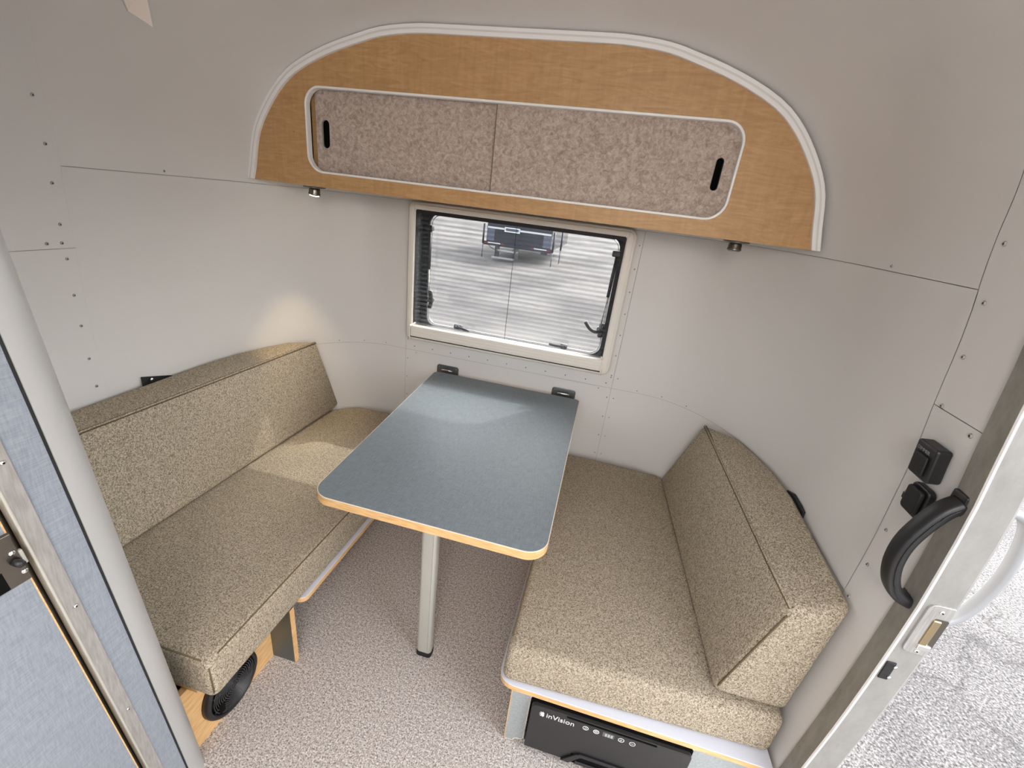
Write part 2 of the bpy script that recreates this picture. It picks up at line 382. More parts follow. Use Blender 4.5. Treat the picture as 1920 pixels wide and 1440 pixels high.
# closing wall behind the viewer, with the galley window
zr = frange(0, 2.1, .1)+[2.13, 2.15, 2.16, 2.165]
wr = prism('wall_rear', [(CX-Wz(z)-.01, z) for z in zr]+[(CX+Wz(z)+.01, z) for z in reversed(zr)], XZ(YB), -.03, 0, 'wall_white', None, 0, 2, False, [rrect(CX-.85, CX+.85, .95, 1.72, .08)])
tag(wr, 'white end wall of the caravan', kind='structure')
w2 = prism('window_2', rrect(CX-.86, CX+.86, .94, 1.73, .08), XZ(YB-.02), 0, .004, 'clear_glass'); tag(w2, 'clear end window behind the viewer', kind='structure')
# floor, ground
fl = box('floor', CX-1.07, CX+1.07, YB, 2.0, -.04, 0, 'floor_vinyl'); tag(fl, 'speckled grey beige vinyl floor', kind='structure')
gr = mesh('ground', [(-60, -40, -.5), (60, -40, -.5), (60, 90, -.5), (-60, 90, -.5)], [(0, 1, 2, 3)], 'asphalt'); tag(gr, 'sunlit grey asphalt yard outside', kind='structure')

# ------------------------------------------------------------------ entrance jamb (right)
dj = thing('door_1', (.68, .80, 0), 'bare aluminium jamb of the open entrance door at right', None); dj['kind'] = 'structure'
zs = frange(0, 1.86, .08)
def sweep(name, prof, mt, zs, bev=0):
    V, F = [], []; k = len(prof)
    for z in zs:
        wx = CX+Wz(z)
        for (dx, y) in prof: V.append((wx+dx, y, z))
    for i in range(len(zs)-1):
        for j in range(k): F.append((i*k+j, i*k+(j+1) % k, (i+1)*k+(j+1) % k, (i+1)*k+j))
    F += [tuple(range(k)), tuple(range((len(zs)-1)*k, len(zs)*k))]
    return mesh(name, V, F, mt, dj)
sweep('inner_flange', [(-.002, .845), (-.006, .843), (-.010, .793), (-.008, .790), (.004, .790), (.004, .845)], 'flange_metal', zs)
sweep('jamb', [(-.0075, .7905), (-.006, .7885), (.046, .7885), (.054, .794), (.054, .84), (.0045, .84), (.0045, .7905)], 'jamb_metal', zs)
sweep('edge_bead', [(-.0105, .7925), (-.0095, .7885), (-.0065, .7875), (-.005, .791)], 'edge_white', zs)
jx = CX+Wz(.885)
sp = thing
prism('strike_plate', rrect(jx+.002, jx+.046, .822, .948, [.012, .004, .004, .014]), XZ(.7885), -.004, .001, 'brushed_metal', dj, .001)
prism('strike_recess', rrect(jx+.022, jx+.045, .842, .918, .003), XZ(.7842), -.0006, .0006, 'dark_nickel', dj)
box('strike_keeper', jx+.020, jx+.034, .7815, .786, .848, .914, 'brass', dj, .002)
box('strike_lip', jx+.019, jx+.042, .780, .786, .838, .85, 'chrome', dj, .002)
for zz in (.934, .83): 
    s_ = lathe('screw', [(.0001, .0025), (.003, .0022), (.0052, 0)], (jx+.026, .785, zz), (0, -1, 0), 'chrome', dj, 14); 
    lathe('screw_socket', [(.0014, .0006), (.0014, 0)], (jx+.026, .7824, zz), (0, -1, 0), 'black_void', s_, 6)
jx2 = CX+Wz(.757)
sb = box('sensor_bracket', jx2-.003, jx2+.014, .7855, .7895, .735, .783, 'black_plastic', dj, .001)
for zz in (.775, .745): lathe('sensor_pin', [(.0001, .004), (.0032, .003), (.0036, 0)], (jx2+.013, .7855, zz), (0, -1, 0), 'chrome', sb, 12)
for zz in (.62, .93, 1.10, .4): lathe('flange_screw', [(.0001, .002), (.0028, 0)], (CX+Wz(zz)-.006, .832, zz), (-1, 0, 0), 'dark_nickel', dj, 10)

# handles
h = thing('grab_handle', (.67, .82, 1.03), 'black plastic grab handle on the inside of the door jamb', 'handle')
def handle(pts, w, d, mt, par, ridge=None):
    P = spline(pts, 6); V, F = [], []; k = 12
    for i, p in enumerate(P):
        a, b = P[max(i-1, 0)], P[min(i+1, len(P)-1)]; t = (b-a).normalized(); s = Vector((0, 1, 0)); q = t.cross(s).normalized()
        for j in range(k):
            an = 2*math.pi*j/k; c_, s2 = math.cos(an), math.sin(an)
            sg = lambda v: math.copysign(abs(v)**.6, v)
            V.append(p+s*w*sg(c_)+q*d*sg(s2))
    for i in range(len(P)-1):
        for j in range(k): F.append((i*k+j, i*k+(j+1) % k, (i+1)*k+(j+1) % k, (i+1)*k+j))
    F += [tuple(range(k)), tuple(range((len(P)-1)*k, len(P)*k))]
    return mesh('grip', V, F, mt, par, True), P
g, P = handle([(.676, .82, 1.148), (.657, .82, 1.128), (.640, .82, 1.09), (.628, .82, 1.045), (.628, .82, .998), (.640, .82, .955), (.660, .82, .928), (.692, .82, .915)], .018, .0125, 'black_plastic', h)
tube('grip_ridge', [p+Vector((-.002, -.0178, .0)) for p in P[2:-3]], .0018, 'black_rubber', g, 6)
box('mount_pad', .669, .687, .806, .842, 1.128, 1.168, 'black_plastic', h, .004, 2)
box('mount_pad', .683, .693, .806, .842, .90, .93, 'black_plastic', h, .004, 2)
h2 = thing('assist_handle', (.75, .82, 1.02), 'silver painted assist handle on the outside of the door jamb', 'handle')
handle([(.738, .82, 1.150), (.762, .82, 1.150), (.783, .82, 1.128), (.796, .82, 1.07), (.798, .82, 1.0), (.785, .82, .93), (.766, .82, .895), (.744, .82, .885)], .0115, .0075, 'silver_paint', h2)

# dimmer and socket on the right wall
def wallM(y, z, x=None):
    xx = CX+Wz(z)-.0035 if x is None else x
    sl_ = math.atan((Wz(z+.02)-Wz(z-.02))/.04)
    return Matrix.Translation((xx, y, z)) @ Matrix.Rotation(sl_, 4, 'Y')
d = thing('dimmer_switch', (.677, .912, 1.18), 'black box dimmer switch with small white lettering on the right wall', 'switch')
Md = wallM(.912, 1.18)
prism('body', rrect(-.030, .030, -.036, .036, .006), (lambda p, dd: Md @ Vector((-dd, p[0], p[1]))), 0, .026, 'black_plastic', d, .004, 2)
prism('rocker', rrect(-.018, .02, -.026, .014, .003), (lambda p, dd: Md @ Vector((-dd, p[0], p[1]))), .0262, .031, 'black_rubber', d, .002)
text('lettering', 'DIMMER', 'print_grey', d, .0098, Md @ Matrix.Translation((-.0268, .022, .018)) @ Matrix(((0, 0, -1, 0), (-1, 0, 0, 0), (0, 1, 0, 0), (0, 0, 0, 1))))
k = thing('power_socket', (.68, .905, 1.095), 'black socket with rounded cover below the dimmer switch', 'socket')
Mk = wallM(.902, 1.095)
pk = lambda p, dd: Mk @ Vector((-dd, p[0], p[1]))
prism('body', rrect(-.026, .026, -.034, .034, .012), pk, 0, .014, 'black_plastic', k, .003)
cv = prism('cover', rrect(-.021, .021, -.026, .028, .009), pk, .0145, .024, 'black_rubber', k, .003)
prism('cover_tab', rrect(.019, .028, -.012, .0, .002), pk, .016, .021, 'black_rubber', cv, .001)

# ------------------------------------------------------------------ bathroom partition (left foreground)
U = Vector((.0884, -.1021, 1.)); Q0 = Vector((-.84, .5, 0))
PN = U.cross(Vector((0, -1, 0))).normalized()
if PN.x < 0: PN = -PN
def PP(v, s, d=0.): return Q0+U*s+Vector((0, -v, 0))+PN*d
def lean(name, v0, v1, s0, s1, d0, d1, mt, par, bevel=0, seg=2):
    vs2 = [PP(v, s, d) for s in (s0, s1) for (v, d) in ((v0, d0), (v1, d0), (v1, d1), (v0, d1))]
    return mesh(name, vs2, boxv(0, 1, 0, 1, 0, 1)[1], mt, par, False, bevel, seg)
pw = thing('wall_bathroom', (-.84, .5, 0), 'blue linen laminate bathroom wall with rounded grey corner post'); pw['kind'] = 'structure'
STOP = 2.0
lean('laminate_panel', .003, .062, 0, STOP, -.03, 0, 'blue_laminate', pw)
lean('gasket', -.0005, .0035, 0, STOP, -.03, .0012, 'black_rubber', pw)
prof = [(0, .003)]
for i in range(13): a = math.radians(90-100*i/12); prof.append((-.012-.045*math.cos(a), -.048+.051*math.sin(a)))
prof += [(-.045, -.075), (0, -.075)]
V = [PP(v, s, d) for s in (0, STOP) for v, d in prof]; n_ = len(prof)
mesh('corner_post', V, [(i, (i+1) % n_, n_+(i+1) % n_, n_+i) for i in range(n_)]+[tuple(range(n_)), tuple(range(n_, 2*n_))], 'grey_paint', pw)
for p in bpy.data.objects['corner_post'].data.polygons: p.use_smooth = len(p.vertices) == 4 and p.area > 0
bpy.data.objects['corner_post'].data.set_sharp_from_angle(angle=.6)
st = lean('metal_strip', .043, .066, 0, STOP, 0, .003, 'brushed_metal', pw, .001)
lean('strip_bead', .0645, .069, 0, STOP, -.012, .0045, 'anodised', st, .0018, 3)
for s in (1.155, .846, .502, .16, 1.47):
    x_ = lathe('screw', [(.0001, .0022), (.0022, .002), (.0042, 0)], PP(.0515, s, .003), PN, 'chrome', st, 14)
    lathe('screw_socket', [(.0013, .0006), (.0013, 0)], PP(.0515, s, .0051), PN, 'black_void', x_, 6)
lean('reveal', .066, .082, 0, STOP, -.034, -.016, 'dark_nickel', pw)
lean('side_wall', -.045, .06, 0, STOP, -.62, -.078, 'blue_laminate', pw)
d2 = thing('door_2', (-.84, .42, 0), 'blue linen laminate bathroom door with maple edge'); d2['kind'] = 'structure'
lean('laminate_face', .0805, .62, 0, STOP-.1, -.016, .0, 'blue_laminate', d2)
lean('maple_edge', .0785, .0805, 0, STOP-.1, -.030, .0002, 'maple_edge', d2)
lt = lean('latch_plate', .0785, .19, .953, 1.047, .0003, .004, 'dark_nickel', d2, .001)
lean('latch_ridge', .0785, .19, 1.038, 1.047, .004, .0065, 'dark_nickel', lt, .001)
lathe('latch_knob', [(.0001, .012), (.005, .011), (.006, .004), (.006, 0)], PP(.086, .995, .004), PN, 'black_plastic', lt, 14)
for s, v_ in ((1.013, .0855), (.972, .083)): lathe('screw', [(.0001, .0025), (.003, .002), (.005, 0)], PP(v_, s, .004), PN, 'chrome', lt, 12)
lean('latch_opening', .104, .16, .955, .99, .0041, .0046, 'black_void', lt)
lean('latch_tongue', .075, .0795, .985, 1.012, .001, .006, 'anodised', lt, .001)

# ------------------------------------------------------------------ window
wn = thing('window_1', (-.445, 2.03, .85), 'tinted tilting window with beige plastic frame and fly screen'); wn['kind'] = 'structure'
fx0, fx1, fz0, fz1 = -.972, .066, .842, 1.502
prism('frame', rrect(fx0, fx1, fz0, fz1, .034, 6), XZ(2.0), -.004, .028, 'window_plastic', wn, .010, 4, True, [rrect(-.934, .022, .926, 1.466, .004, 2)])
prism('frame_lip', rrect(fx0+.014, fx1-.012, fz0+.012, fz1-.012, .024, 6), XZ(2.0), -.010, -.0045, 'window_plastic', wn, .002, 2, True, [rrect(-.938, .028, .914, 1.470, .006, 2)])
for x_, z_ in ((fx0+.034, fz0), (fx1-.034, fz0), (fx0+.034, fz1-.034), (fx1-.034, fz1-.034)): box('frame_joint', x_-.0006, x_+.0006, 1.9893, 1.9903, z_, z_+.034, 'wall_backing', wn)
cs = box('blind_casing', -.934, .024, 1.970, 2.0, .868, .923, 'window_plastic', wn, .005, 3)
for zz in (.878, .892, .906): box('casing_rib', -.932, .022, 1.9675, 1.9705, zz-.0034, zz+.0034, 'window_plastic', cs, .001)
for xx in (-.938, .0265): box('end_cap', xx-.003, xx+.003, 1.969, 2.0, .862, .927, 'window_plastic', cs, .001)
box('casing_gap', -.937, .0255, 1.972, 1.978, .8645, .868, 'black_void', cs)
for x0_, x1_ in ((-.945, -.9325), (.0205, .0355)): box('blind_channel', x0_, x1_, 2.001, 2.024, .917, 1.468, 'black_rubber', wn)
box('top_channel', -.935, .03, 2.0, 2.024, 1.452, 1.4685, 'black_rubber', wn)
prism('gasket', rrect(-.965, .055, .88, 1.488, .01, 3), XZ(2.078), 0, .014, 'black_rubber', wn, 0, 2, False, [rrect(-.898, .006, .909, 1.458, .05, 8)])
box('liner', -.952, -.9335, 2.024, 2.078, .885, 1.48, 'zinc_dark', wn); box('liner', .032, .048, 2.024, 2.078, .885, 1.48, 'black_rubber', wn)
box('liner', -.95, .046, 2.024, 2.078, 1.474, 1.4835, 'black_rubber', wn)
pane = prism('pane', rrect(-.97, .07, .868, 1.495, .05, 8), XZ(2.095), 0, .004, 'acrylic', wn)
prism('pane_seal', rrect(-.904, .012, .903, 1.464, .054, 8), XZ(2.0735), 0, .004, 'black_rubber', wn, .001, 1, True, [rrect(-.896, .004, .911, 1.456, .048, 8)])
prism('pane_bead', rrect(-.893, .001, .914, 1.453, .046, 8), XZ(2.088), 0, .004, 'chrome', wn, .001, 1, True, [rrect(-.888, -.004, .919, 1.448, .042, 8)])
# pleated fly screen
V, F = [], []; npl = 26; zz0, zz1 = .925, 1.4515
for i in range(npl*2+1):
    z = zz0+(zz1-zz0)*i/(npl*2); y = 2.010 + (.006 if i % 2 else -.006); V += [(-.9325, y, z), (.021, y, z)]
for i in range(npl*2): F.append((2*i, 2*i+1, 2*i+3, 2*i+2))
mesh('fly_screen', V, F, 'fly_screen', wn, fix=False)
tube('screen_cord', [(-.455, 2.0035, zz0), (-.455, 2.0035, zz1)], .0011, 'black_rubber', wn, 6)
# stays and latches
def stay(x, lean_):
    s = tube('stay_arm', [(x, 2.05, 1.385), (x+lean_*.35, 2.05, 1.20)], .0075, 'black_plastic', wn, 8)
    tube('stay_rod', [(x+lean_*.35, 2.05, 1.20), (x+lean_, 2.05, 1.05)], .004, 'anodised', s, 8)
    box('stay_hinge', x-.022, x+.014, 2.04, 2.07, 1.378, 1.404, 'black_plastic', s, .004)
stay(-.884, .006); stay(-.002, -.012)
def latch(name, loc, pts, r, w=.026, up=1):
    b_ = box(name, loc[0]-w, loc[0]+w*.7, 2.052, 2.077, loc[1]-.011, loc[1]+.014, 'black_plastic', wn, .006, 2)
    tube('latch_lever', spline([(loc[0]+a, 2.046+c_, loc[1]+b2) for a, b2, c_ in pts], 4), r, 'black_plastic', b_, 8)
    lathe('latch_pivot', [(.0001, .008), (.010, .006), (.011, 0)], (loc[0], 2.052, loc[1]+.003), (0, -1, 0), 'black_rubber', b_, 12)
    lathe('latch_pin', [(.0001, .001), (.003, .0)], (loc[0]+.012*(-1 if w > 0 else 1), 2.0515, loc[1]+.006), (0, -1, 0), 'chrome', b_, 8)
latch('latch', (-.712, .930), [(0, .006, 0), (.035, -.002, 0), (.062, -.008, 0)], .0068)
latch('latch', (-.165, .928), [(0, .004, 0), (-.04, .003, 0), (-.075, .006, 0)], .0068, .02)
latch('latch', (-.870, 1.045), [(0, -.036, 0), (.008, 0, 0), (.002, .05, 0)], .011, .02)
latch('latch', (-.008, 1.040), [(0, 0, 0), (-.026, -.008, 0), (-.054, .004, 0), (-.078, .032, 0)], .0085, .02)
box('latch_post', -.02, .004, 2.05, 2.075, 1.005, 1.075, 'black_plastic', wn, .007)

# ------------------------------------------------------------------ overhead cabinet
YC = 1.6
def arch(inset, y=YC, n=26):
    """outline of the shell where the plane y cuts it, from the lower left over the top to the lower right"""
    lo, hi = 1.6, 2.165; kt = (y-Y0)/(YR-Y0)
    for _ in range(50):
        mid = (lo+hi)/2
        if Ky(mid) > kt: lo = mid
        else: hi = mid
    zt = lo; half = []
    for i in range(n+1):
        z = 1.517+(zt-1.517)*math.sin(i/n*math.pi/2); W = Wz(z); F_ = .65 if z <= 1.5 else .65*(W/1.066)**2
        oy = Y0+(y-Y0)/Ky(z); sn_ = max(0, min(1, (oy-1.35)/.68)); half.append((F_+(W-F_)*math.sqrt(1-sn_*sn_), z))
    pts = [(-o, z) for o, z in half]+[(o, z) for o, z in reversed(half)]
    out = []
    for i, (o, z) in enumerate(pts):
        a = pts[max(0, i-1)]; b_ = pts[min(len(pts)-1, i+1)]; tx, tz = b_[0]-a[0], b_[1]-a[1]; l = math.hypot(tx, tz) or 1
        out.append((CX-.008+o+tz/l*inset, z-tx/l*inset if 0 < i < len(pts)-1 else z))
    return out
oc = thing('overhead_cabinet', (CX, YC, 1.515), 'arched maple overhead cabinet with two grey felt sliding doors above the window', 'cabinet')
oA, oB, oC, oD = -1.190, .302, 1.566, 1.846
RR = .062
fo = arch(.022); face = [(x, max(z, 1.515)) for x, z in fo]
prism('face_panel', face, XZ(YC), 0, .018, 'maple', oc, 0, 2, False, [rrect(oA, oB, oC, oD, RR, 8)])
o1 = arch(.004); o2 = arch(.030)
prism('arch_trim', o1+list(reversed(o2)), XZ(YC), -.012, .012, 'edge_white', oc, .002, 2)
o3 = arch(.014); o4 = arch(.019)
prism('trim_groove', o3+list(reversed(o4)), XZ(YC), -.0124, -.0115, 'wall_white', bpy.data.objects['arch_trim'])
prism('opening_trim', rrect(oA, oB, oC, oD, RR, 8), XZ(YC), -.003, .020, 'edge_white', oc, .001, 1, False, [rrect(oA+.007, oB-.007, oC+.007, oD-.007, RR-.006, 8)])
lo_ = rrect(oA-.004, oB+.004, oC-.004, oD+.004, RR, 8)
slotL = rrect(-1.146, -1.112, 1.652, 1.748, .016, 5); slotR = rrect(.238, .262, 1.653, 1.748, .012, 5)
p1 = prism('sliding_door', rrect(oA+.022, -.44, oC-.012, oD+.012, .004, 2), XZ(1.629), 0, .008, 'felt', oc, 0, 2, False, [slotL])
prism('slot_rim', slotL, XZ(1.6285), 0, .009, 'wall_backing', p1, 0, 1, False, [rrect(-1.1445, -1.1135, 1.6535, 1.7465, .0145, 5)])
p2 = prism('sliding_door', rrect(-.478, oB+.012, oC-.012, oD+.012, .004, 2), XZ(1.6195), 0, .008, 'felt', oc, 0, 2, False, [slotR])
prism('slot_rim', slotR, XZ(1.619), 0, .009, 'print_grey', p2, 0, 1, False, [rrect(.2395, .2605, 1.6545, 1.7465, .0105, 5)])
box('overlap_shadow', -.4805, -.478, 1.6190, 1.628, oC-.011, oD+.011, 'seam', p2)  # dark strip in place of the shadow line where the doors overlap
box('back_board', oA-.02, oB+.02, 1.66, 1.666, 1.53, 1.87, 'black_void', oc)
box('door_stop', oA-.002, oA+.03, 1.6385, 1.643, oC-.01, oD+.01, 'maple', oc)
bpts = [(CX-1.02, YC+.018), (CX+1.02, YC+.018)]+[(CX+.985, 1.70), (CX+.9, 1.83), (CX+.8, 1.92), (CX+.62, 1.985), (CX-.62, 1.985), (CX-.8, 1.92), (CX-.9, 1.83), (CX-.985, 1.70)]
prism('bottom_shelf', bpts, XY(1.517), 0, .015, 'maple', oc)

# reading lamps under the cabinet
def lamp(x, lit, lab):
    t = thing('reading_lamp', (x, 1.632, 1.515), lab, 'lamp', 'reading lamps under the overhead cabinet')
    lathe('mount_plate', [(.041, 0), (.041, .003), (.034, .0055)], (x, 1.632, 1.5148), (0, 0, -1), 'dark_nickel', t, 28)
    tilt = Vector((.0, .0, -1)).normalized() if not lit else Vector((-.19, .08, -1)).normalized()
    c = Vector((x, 1.634, 1.511))
    hd = lathe('head', [(.018, 0), (.019, .004), (.0205, .007), (.0205, .018), (.022, .020), (.022, .025), (.018, .026)], c, tilt, 'dark_nickel', t, 28)
    for i in range(14):
        a = 2*math.pi*i/14; q = Vector((0, 0, 1)).rotation_difference(tilt)
    lathe('lens', [(.018, .0262), (.017, .0285), (.0001, .0288)], c, tilt, 'lamp_lens' if lit else 'lamp_lens_off', hd, 20)
    if lit:
        l = bpy.data.lights.new('lamp_light', 'SPOT'); l.energy = 4.5; l.color = (1, .78, .48); l.spot_size = math.radians(44); l.spot_blend = .7; l.shadow_soft_size = .016
        lo = bpy.data.objects.new('lamp_light', l); COL.objects.link(lo); lo.parent = t
        lo.location = c+tilt*.032-Vector(t['_org']); lo.rotation_euler = tilt.to_track_quat('-Z', 'Y').to_euler()
lamp(-1.192, True, 'lit reading lamp with warm glow under the left end of the cabinet')
lamp(.366, False, 'unlit nickel reading lamp under the right end of the cabinet')

# unseen fill lamp added behind the viewer to brighten the ceiling
cl = thing('fill_lamp', (.08, -.75, 2.02), 'round white fill lamp added out of view behind the viewer', 'lamp')
lathe('fill_base', [(.15, 0), (.15, .02), (.14, .03)], (.08, -.75, 2.085), (0, 0, -1), 'edge_white', cl, 32)
lathe('fill_diffuser', [(.14, .03), (.13, .055), (.09, .07), (.0001, .075)], (.08, -.75, 2.085), (0, 0, -1), 'fill_glow', cl, 32)
l = bpy.data.lights.new('fill_light', 'POINT'); l.energy = 17; l.color = (1, .95, .90); l.shadow_soft_size = .2
lo = bpy.data.objects.new('fill_light', l); COL.objects.link(lo); lo.parent = cl; lo.location = (0, 0, -.15)

# ------------------------------------------------------------------ table
tb = thing('dinette_table', (-.40, 1.04, 0), 'blue grey laminate dinette table with maple edge and one metal leg', 'table')
def tpoly(i):
    pts = [(-.738+i, .908+i, .062), (-.030-i, .908+i, .062), (-.042-i, 1.985-i, .022), (-.797+i, 1.985-i, .030)]; out = []
    for k_ in range(4):
        x_, y_, r = pts[k_]; p = Vector((x_, y_)); a = (Vector(pts[k_-1][:2])-p).normalized(); b_ = (Vector(pts[(k_+1) % 4][:2])-p).normalized()
        r = max(.004, r-i); A, B = p+a*r, p+b_*r
        ang = math.acos(max(-1, min(1, a.dot(b_)))); c_ = p+(a+b_).normalized()*(r/math.cos(ang/2) if False else r/math.sin(ang/2)*1.0)
        rad = r*math.tan(ang/2); c_ = p+(a+b_).normalized()*(r/math.cos(ang/2))
        for s in range(11):
            t = s/10; d_ = ((A-c_)*(1-t)+(B-c_)*t).normalized(); out.append(tuple(c_+d_*rad))
    return out
tp = prism('tabletop', tpoly(0), XY(.672), 0, .0255, 'maple_edge', tb)
prism('edge_line', tpoly(.0002), XY(.6975), 0, .0020, 'pale_line', tp)
prism('laminate', tpoly(.0022), XY(.6996), 0, .0007, 'table_laminate', tp)
prism('leg', rrect(-.428, -.374, 1.018, 1.054, .012, 5), XY(.022), 0, .650, 'anodised', tb, 0, 2, True)
bpy.data.objects['leg'].data.set_sharp_from_angle(angle=.7)
box('leg_groove', -.3865, -.3845, 1.0172, 1.019, .03, .67, 'grey_laminate', bpy.data.objects['leg'])
prism('foot', rrect(-.430, -.372, 1.016, 1.056, .013, 5), XY(0), 0, .022, 'black_rubber', tb, .003)
box('leg_mount', -.45, -.352, .99, 1.08, .664, .672, 'zinc_dark', tb, .003)
for x0_ in (-.801, -.187):
    hb = prism('wall_bracket', rrect(x0_, x0_+.118, .655, .727, .012, 4), XZ(2.019), 0, .006, 'zinc_dark', tb, .001)
    tube('bracket_loop', [(x0_+.03, 2.018, .70), (x0_+.033, 2.004, .707), (x0_+.045, 2.001, .709), (x0_+.075, 2.001, .709), (x0_+.086, 2.004, .706), (x0_+.089, 2.018, .70)], .0038, 'chrome', hb, 8)
    for xx in (.012, .106): lathe('screw', [(.0001, .002), (.004, 0)], (x0_+xx, 2.019, .716), (0, -1, 0), 'chrome', hb, 10)
    box('bracket_arm', x0_+.02, x0_+.1, 1.95, 2.02, .664, .671, 'zinc_dark', hb)

# ------------------------------------------------------------------ benches
def wallx(y, z, side, off=.006):
    """x of the side or corner wall at height z, off metres into the room"""
    W = Wz(z); sn_ = max(0, min(1, (y-1.35)/.68)); F_ = .65
    return CX+side*(F_+(W-F_)*math.sqrt(1-sn_*sn_)-off)
lb = thing('bench_base', (-.9, 1.2, 0), 'maple bench base with recessed front under the left seat cushion', 'bench')
def bench_poly(xf, y0, side, z, ys, r0=.03, off=.012):
    back = [(wallx(y, z, side, off), y) for y in ys]
    fr = [(xf-side*0, y0)]
    return back
ysb = [.9, 1.2, 1.35, 1.5, 1.62, 1.72, 1.8, 1.87, 1.93, 1.975, 2.0]
def corner(p, a, b_, r, n=6):
    p, a, b_ = Vector(p), Vector(a), Vector(b_); u1 = (a-p).normalized(); u2 = (b_-p).normalized(); out = []
    for s in range(n+1):
        t = s/n; out.append(tuple((p+u1*r)*(1-t)**2+p*2*t*(1-t)+(p+u2*r)*t*t))
    return out
# left platform: white top layer over maple edge
plL = corner((-.779, .898), (-.779, 2), (-.86, .898), .03)+[(-.86, .898), (-.86, .575), (-1.47, .575)]+[(wallx(y, .26, -1, .012), y) for y in ysb]+[(-.779, 2.012)]
prism('platform', plL, XY(.247), 0, .017, 'maple_edge', lb); prism('platform_top', plL, XY(.2642), 0, .0035, 'platform_white', lb)
box('front_panel', -.91, -.892, .545, .8605, 0, .247, 'maple_edge', lb); box('back_panel', -1.05, -1.032, .88, 1.96, 0, .247, 'grey_laminate', lb); box('return_panel', -1.05, -.8925, .8615, .8775, 0, .2465, 'grey_laminate', lb)
dv = box('divider', -.892, -.806, .861, .878, 0, .247, 'zinc_dark', lb); box('divider_edge', -.806, -.8035, .8605, .8785, 0, .247, 'maple_edge', dv)
box('near_panel', -1.46, -.911, .55, .566, 0, .247, 'maple_edge', lb)
sk = thing('speaker', (-.892, .69, .105), 'round black loudspeaker set in the maple front of the left bench', 'speaker')
sr = lathe('rim', [(.094, 0), (.094, .012), (.090, .020), (.083, .022), (.078, .018), (.078, .002)], (-.8915, .688, .108), (1, 0, 0), 'black_plastic', sk, 40)
lathe('cone', [(.078, .002), (.06, .010), (.025, .004), (.0001, .006)], (-.8915, .688, .108), (1, 0, 0), 'black_mesh', sk, 40)
for r in (.072, .066, .060, .054, .048, .042, .036, .030, .024, .018, .012): lathe('grille_ring', [(r-.0012, .019), (r-.0012, .021), (r+.0012, .021), (r+.0012, .019), (r-.0012, .019)], (-.8915, .688, .108), (1, 0, 0), 'black_mesh', sk, 36)
for a in (20, 65, 110, 155): tube('grille_spoke', [Vector((-.872, .688+.077*s*math.cos(math.radians(a)), .108+.077*s*math.sin(math.radians(a)))) for s in (-1, 1)], .0012, 'black_mesh', sk, 5)
box('badge', -.871, -.868, .628, .646, .062, .092, 'black_void', sk, .001)
# right bench
rb = thing('bench_base', (.3, 1.2, 0), 'grey laminate bench base with maple edge under the right seat cushion', 'bench')
plR = corner((-.098, .846), (-.098, 2), (.6, .846), .05)+[(wallx(.846, .26, 1, .010), .846)]+[(wallx(y, .26, 1, .012), y) for y in ysb]+[(-.098, 2.012)]
prism('platform', plR, XY(.243), 0, .0165, 'maple_edge', rb); prism('platform_top', plR, XY(.2596), 0, .004, 'platform_white', rb)
notch = [(-.052, 0), (-.026, 0), (-.022, .010), (-.012, .016), (.0, .018), (.006, .026), (.006, .224), (.012, .232), (.458, .232), (.466, .224), (.466, .0), (.655, .0), (.655, .243), (-.052, .243)]
fp = prism('front_panel', notch, XZ(.856), 0, .016, 'grey_laminate', rb)
en = [(a, b_) for a, b_ in notch[:10]]
tube('panel_edge', [(a, .8565, b_) for a, b_ in notch[:10]], .0016, 'pale_line', fp, 5)
box('panel_edge', -.0535, -.051, .8555, .872, .001, .243, 'maple_edge', fp)
box('side_panel', -.05, -.034, .874, 2.0, 0, .243, 'grey_laminate', rb)
# ------------------------------------------------------------------ fridge
fr = thing('drawer_fridge', (.235, .85, 0), 'black drawer fridge built into the right bench front', 'fridge')
prism('body', rrect(.010, .462, .03, .229, .008), XZ(.85), 0, .5, 'black_void', fr)
prism('front', rrect(.013, .459, .030, .226, [.003, .003, .012, .012]), XZ(.836), 0, .0135, 'fridge_black', fr, .002, 2)
Y1 = .8358
cp = prism('control_panel', [(.118, .2225), (.362, .2225), (.332, .187), (.162, .187), (.13, .211)], XZ(Y1), -.0016, 0, 'fridge_panel', fr)
box('panel_lip', .115, .365, Y1-.003, Y1, .222, .2252, 'black_void', cp)
def rnd(x, z, r, m_='print_grey'): return lathe('button', [(r, 0), (r, .0004), (r*.78, .0004), (r*.78, 0)], (x, Y1-.0016, z), (0, -1, 0), m_, cp, 24)
zb = .203
for i, x_ in enumerate((.172, .202, .272, .303)):
    b_ = rnd(x_, zb-.0005*i, .0085, 'print_white')
    yy = Y1-.0019
    if i == 0: lathe('power_mark', [(.004, 0), (.004, .0003), (.003, .0003), (.003, 0)], (x_, yy+.0002, zb-.001), (0, -1, 0), 'print_white', b_, 16); box('power_mark', x_-.0006, x_+.0006, yy-.0002, yy+.0002, zb, zb+.005, 'print_white', b_)
    if i == 1:
        for q in (-1, 0, 1): box('mode_mark', x_-.0045, x_+.0045, yy-.0002, yy+.0002, zb+q*.0028-.0006, zb+q*.0028+.0006, 'print_white', b_)
    if i > 1: box('sign_mark', x_-.004, x_+.004, yy-.0002, yy+.0002, zb-.0021, zb-.0005, 'print_white', b_)
    if i == 2: box('sign_mark', x_-.0008, x_+.0008, yy-.0002, yy+.0002, zb-.0053, zb+.0027, 'print_white', b_)
ds = box('display', .2205, .2525, Y1-.0020, Y1-.0014, .1945, .2125, 'display_grey', cp)
